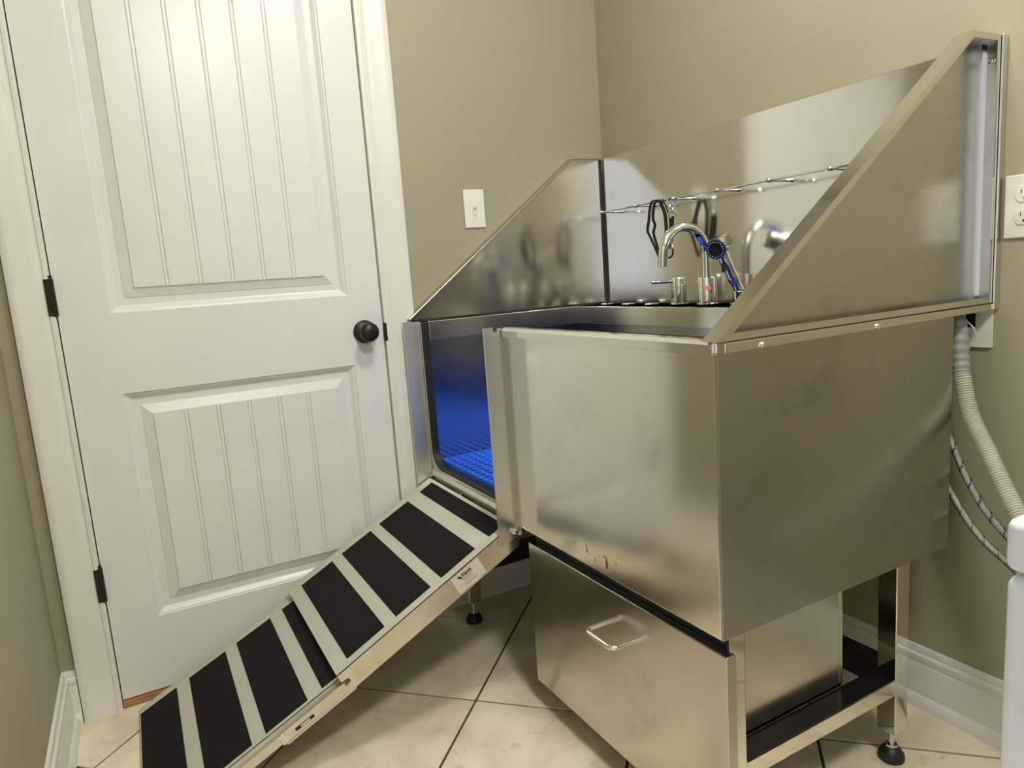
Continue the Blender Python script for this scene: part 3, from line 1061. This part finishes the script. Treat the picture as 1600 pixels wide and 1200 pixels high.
# lower section sliding under the upper one
la, lb = -0.050, -0.532
b = MB(LO)
b.box(-0.10, 0.447, la, lb, -0.002, 0.0)
b.box(-0.10, 0.447, la, la - 0.002, -0.018, 0.0)
b.box(-0.10, 0.447, lb, lb + 0.002, -0.018, 0.0)
b.box(0.445, 0.447, la, lb, -0.018, 0.0)
b.box(-0.10, 0.440, la - 0.0005, la - 0.004, 0.0, 0.003)
b.box(-0.10, 0.440, lb + 0.0005, lb + 0.004, 0.0, 0.003)
lower = b.build('lower_section', 'deck', ramp, smooth=0)
for s0, s1 in ((-0.06, 0.039), (0.075, 0.176), (0.2085, 0.311), (0.346, 0.4425)):
    MB(LO).box(s0, s1, -0.074, -0.521, 0.0, 0.0011).build('grip_strip', 'grip', lower, smooth=0)
# drawer-slide rails along both sides
for sg, y0 in ((-1, lb), (1, la)):
    t = sg
    MB(LO).box(-0.02, 0.150, y0 + t * 0.0125, y0 + t * 0.004, -0.037, -0.009).build('slide_rail', 'skirt', lower, bevel=0.0015)
    b = MB(LO)
    b.box(-0.02, 0.153, y0 + t * 0.015, y0 + t * 0.011, -0.012, -0.008)
    b.box(-0.02, 0.153, y0 + t * 0.015, y0 + t * 0.011, -0.039, -0.035)
    b.build('slide_edge', 'skirt', lower, smooth=0)
    MB(LO).box(0.10, 0.430, y0 + t * 0.0095, y0 + t * 0.0005, -0.034, -0.012).build('slide_rail', 'skirt', lower, bevel=0.0015)
    MB(LO).box(0.147, 0.160, y0 + t * 0.0165, y0 + t * 0.008, -0.034, -0.012).build('end_clip', 'clip', lower, bevel=0.002)
    MB(LO).box(0.080, 0.125, y0 + t * 0.0130, y0 + t * 0.0115, -0.028, -0.020).build('slot', 'slot', lower, bevel=0.001)
    MB(LO).box(0.090, 0.113, y0 + t * 0.0138, y0 + t * 0.0115, -0.0265, -0.021).build('slide_catch', 'skirt', lower, bevel=0.001)
# sticker on the side skirt
b = MB(UP)
yk = yb - 0.0017
b.box(0.069, 0.149, yk, yk - 0.0004, -0.0505, -0.0045)
stk = b.build('sticker', 'sticker', upper, bevel=0.0)
h_ = math.hypot(1, 0.515)
ur, un = (1 / h_, 0, 0.515 / h_), (-0.515 / h_, 0, 1 / h_)
yt = yk - 0.0006
# the emblem: a small sitting dog shape made of three blobs, and the logo word
b = MB(UP)
for s_, n_, r_ in ((0.1290, -0.0150, 0.0027), (0.1275, -0.0180, 0.0030), (0.1305, -0.0125, 0.0018), (0.1325, -0.0130, 0.0016), (0.1245, -0.0178, 0.0015)):
    pts = [(s_ + r_ * math.cos(2 * math.pi * k / 12), yt, n_ + r_ * math.sin(2 * math.pi * k / 12)) for k in range(12)]
    b.add(pts, [tuple(range(12))])
em = b.build('emblem', 'ink', upper, smooth=0)
text_mesh('logo_text', 'Kanis', 0.0125, 'ink', upper, ur, un, UP(0.1225, yt, -0.0185), bold=0.0004)
b = MB(UP)
for s0, s1, n_ in ((0.128, 0.096, -0.0232), (0.124, 0.101, -0.0268), (0.122, 0.098, -0.0322), (0.128, 0.090, -0.0388), (0.126, 0.094, -0.0420)):
    s = s0
    while s > s1:
        l_ = random.uniform(0.002, 0.006)
        b.add([(s, yt, n_), (s - l_, yt, n_), (s - l_, yt, n_ + 0.0009), (s, yt, n_ + 0.0009)], [(0, 1, 2, 3)])
        s -= l_ + 0.0009
o = b.build('fine_print', 'ink', upper, smooth=0)
o['kind'] = 'stuff'

# ================================================================== WALL PLATES
wp = tag(MB().box(-0.531, -0.461, -0.0055, -0.0003, 1.188, 1.303).build('wall_plate', 'scuff', bevel=0.0025, origin=(-0.496, 0, 1.245)),
         'scuffed blank white wall plate beside the door casing', 'wall plate')
ol = thing('outlet', (-0.001, -1.282, 1.094), 'white duplex power outlet at the right edge of photo', 'outlet')
MB().box(-0.0055, -0.0003, -1.2475, -1.3175, 1.037, 1.152).build('cover_plate', 'plate', ol, bevel=0.0022)
for zc in (1.1165, 1.0755):
    pr_ = [(-1.2825 + y, zc + z) for y, z in ((-0.0165, -0.007), (-0.010, -0.0145), (0.010, -0.0145), (0.0165, -0.007), (0.0165, 0.007), (0.010, 0.0145), (-0.010, 0.0145), (-0.0165, 0.007))]
    rc = MB().prism(pr_, 'x', -0.0075, -0.0052).build('receptacle', 'plate', ol, bevel=0.0008)
    for dy, hh in ((0.0062, 0.0035), (-0.0062, 0.0042)):
        MB().box(-0.0078, -0.0074, -1.2825 + dy - 0.0008, -1.2825 + dy + 0.0008, zc + 0.001, zc + 0.001 + 2 * hh).build('slot', 'slot', rc, smooth=0)
    MB().lathe([(0, 0), (0.0025, 0), (0.0025, 0.0004), (0, 0.0004)], (-0.0074, -1.2825, zc - 0.0075), (-1, 0, 0), 12).build('slot', 'slot', rc)

# washer supply box behind the tub
ob = thing('drain_box', (-0.003, -1.16, 0.905), 'white washer drain box plate on wall behind tub', 'drain box')
b = MB()
Yq = [-1.085, -1.110, -1.204, -1.234]
Zq = [0.829, 0.868, 0.960, 0.990]
for i in range(3):
    for j in range(3):
        if i == 1 and j == 1:
            continue
        b.add([(-0.006, Yq[i], Zq[j]), (-0.006, Yq[i + 1], Zq[j]), (-0.006, Yq[i + 1], Zq[j + 1]), (-0.006, Yq[i], Zq[j + 1])], [(0, 1, 2, 3)])
fr = b.build('face_frame', 'plate', ob, smooth=0)
bm = bmesh.new()
bm.from_mesh(fr.data)
bmesh.ops.remove_doubles(bm, verts=bm.verts, dist=1e-5)
bmesh.ops.recalc_face_normals(bm, faces=bm.faces)
bm.to_mesh(fr.data)
bm.free()
sm_ = fr.modifiers.new('solid', 'SOLIDIFY')
sm_.thickness = 0.005
sm_.offset = 1.0 if fr.data.polygons[0].normal.x > 0 else -1.0
MB().box(-0.0012, -0.0004, -1.110, -1.204, 0.868, 0.960).build('recess', 'slot', ob, smooth=0)

# ================================================================== WASHER AND HOSES
ws = thing('washing_machine', (-0.62, -2.05, 0.0), 'white enamel washing machine at the right edge of photo', 'washing machine')
wx0, wx1, wy0, wy1 = -0.98, -0.30, -2.40, -1.731
MB().box(wx0, wx1, wy0, wy1, 0.03, 0.8115).build('body', 'washer', ws, bevel=0.008, seg=4)
MB().box(wx0 - 0.001, wx1, wy0, wy1 + 0.0005, 0.815, 0.852).build('top_lid', 'washer', ws, bevel=0.007, seg=4)
b = MB().lathe([(0.20, 0), (0.205, 0.012), (0.19, 0.022), (0.15, 0.020), (0.14, 0.008), (0, 0.004)], (wx0, -2.065, 0.43), (-1, 0, 0), 40)
b.build('porthole_door', 'plate', ws)
for fx in (wx0 + 0.06, wx1 - 0.06):
    for fy in (wy0 + 0.06, wy1 - 0.06):
        MB().lathe([(0, 0), (0.022, 0), (0.022, 0.012), (0.012, 0.016), (0.012, 0.036)], (fx, fy, 0), seg=16).build('foot', 'foot', ws)

dh = thing('drain_hose', (-0.07, -1.21, 0.85), 'thick grey corrugated drain hose between tub and washing machine', 'hose')
cp = smooth_path([(-0.055, -1.190, 0.900), (-0.062, -1.2005, 0.882), (-0.066, -1.2065, 0.850), (-0.070, -1.2105, 0.815), (-0.073, -1.215, 0.790)], 14)
rr = [0.0150 + 0.0022 * (0.5 + 0.5 * math.cos(i * 2 * math.pi / 7)) for i in range(len(cp))]
MB().tube(cp, rr, 20).build('elbow_cuff', 'elbow', dh)
hp = smooth_path([(-0.073, -1.215, 0.790), (-0.083, -1.238, 0.716), (-0.102, -1.281, 0.650), (-0.132, -1.345, 0.562), (-0.18, -1.45, 0.44), (-0.24, -1.62, 0.34), (-0.285, -1.80, 0.30)], 20)
# resample at an exactly even step so ribs are regular
step, ev, left = 0.0008, [hp[0]], 0.0
for a_, c_ in zip(hp[:-1], hp[1:]):
    d_ = (c_ - a_).length
    t_ = step - left
    while t_ <= d_:
        ev.append(a_.lerp(c_, t_ / d_))
        t_ += step
    left = d_ - (t_ - step)
rr = [0.0150 + 0.0014 * math.cos(i * 2 * math.pi / 6) for i in range(len(ev))]
MB().tube(ev, rr, 18).build('corrugated_hose', 'hose', dh, smooth=60)
MB().ribbon(smooth_path([(-0.068, -1.196, 0.893), (-0.062, -1.212, 0.888), (-0.050, -1.222, 0.874), (-0.044, -1.226, 0.856)], 5), (1, 0, 0.3), 0.004, 0.001).build('cable_tie', 'tie', dh)
for nm, mt, pts, lab in (('supply_hose', 'braid_a', [(-0.05, -1.10, 0.76), (-0.065, -1.165, 0.690), (-0.07, -1.196, 0.650), (-0.085, -1.245, 0.570), (-0.115, -1.317, 0.507), (-0.19, -1.50, 0.42), (-0.285, -1.80, 0.40)],
                          'upper braided steel water hose with dark flecks below drain hose'),
                         ('supply_hose', 'braid_b', [(-0.05, -1.09, 0.66), (-0.062, -1.160, 0.578), (-0.066, -1.193, 0.546), (-0.085, -1.250, 0.487), (-0.115, -1.319, 0.454), (-0.19, -1.50, 0.40), (-0.285, -1.80, 0.37)],
                          'lower braided steel water hose with reddish flecks near washer')):
    o = thing(nm, pts[0], lab, 'hose')
    MB().tube(smooth_path(pts, 16), 0.0072, 14, uvlen=24).build('braided_sleeve', mt, o, smooth=60)
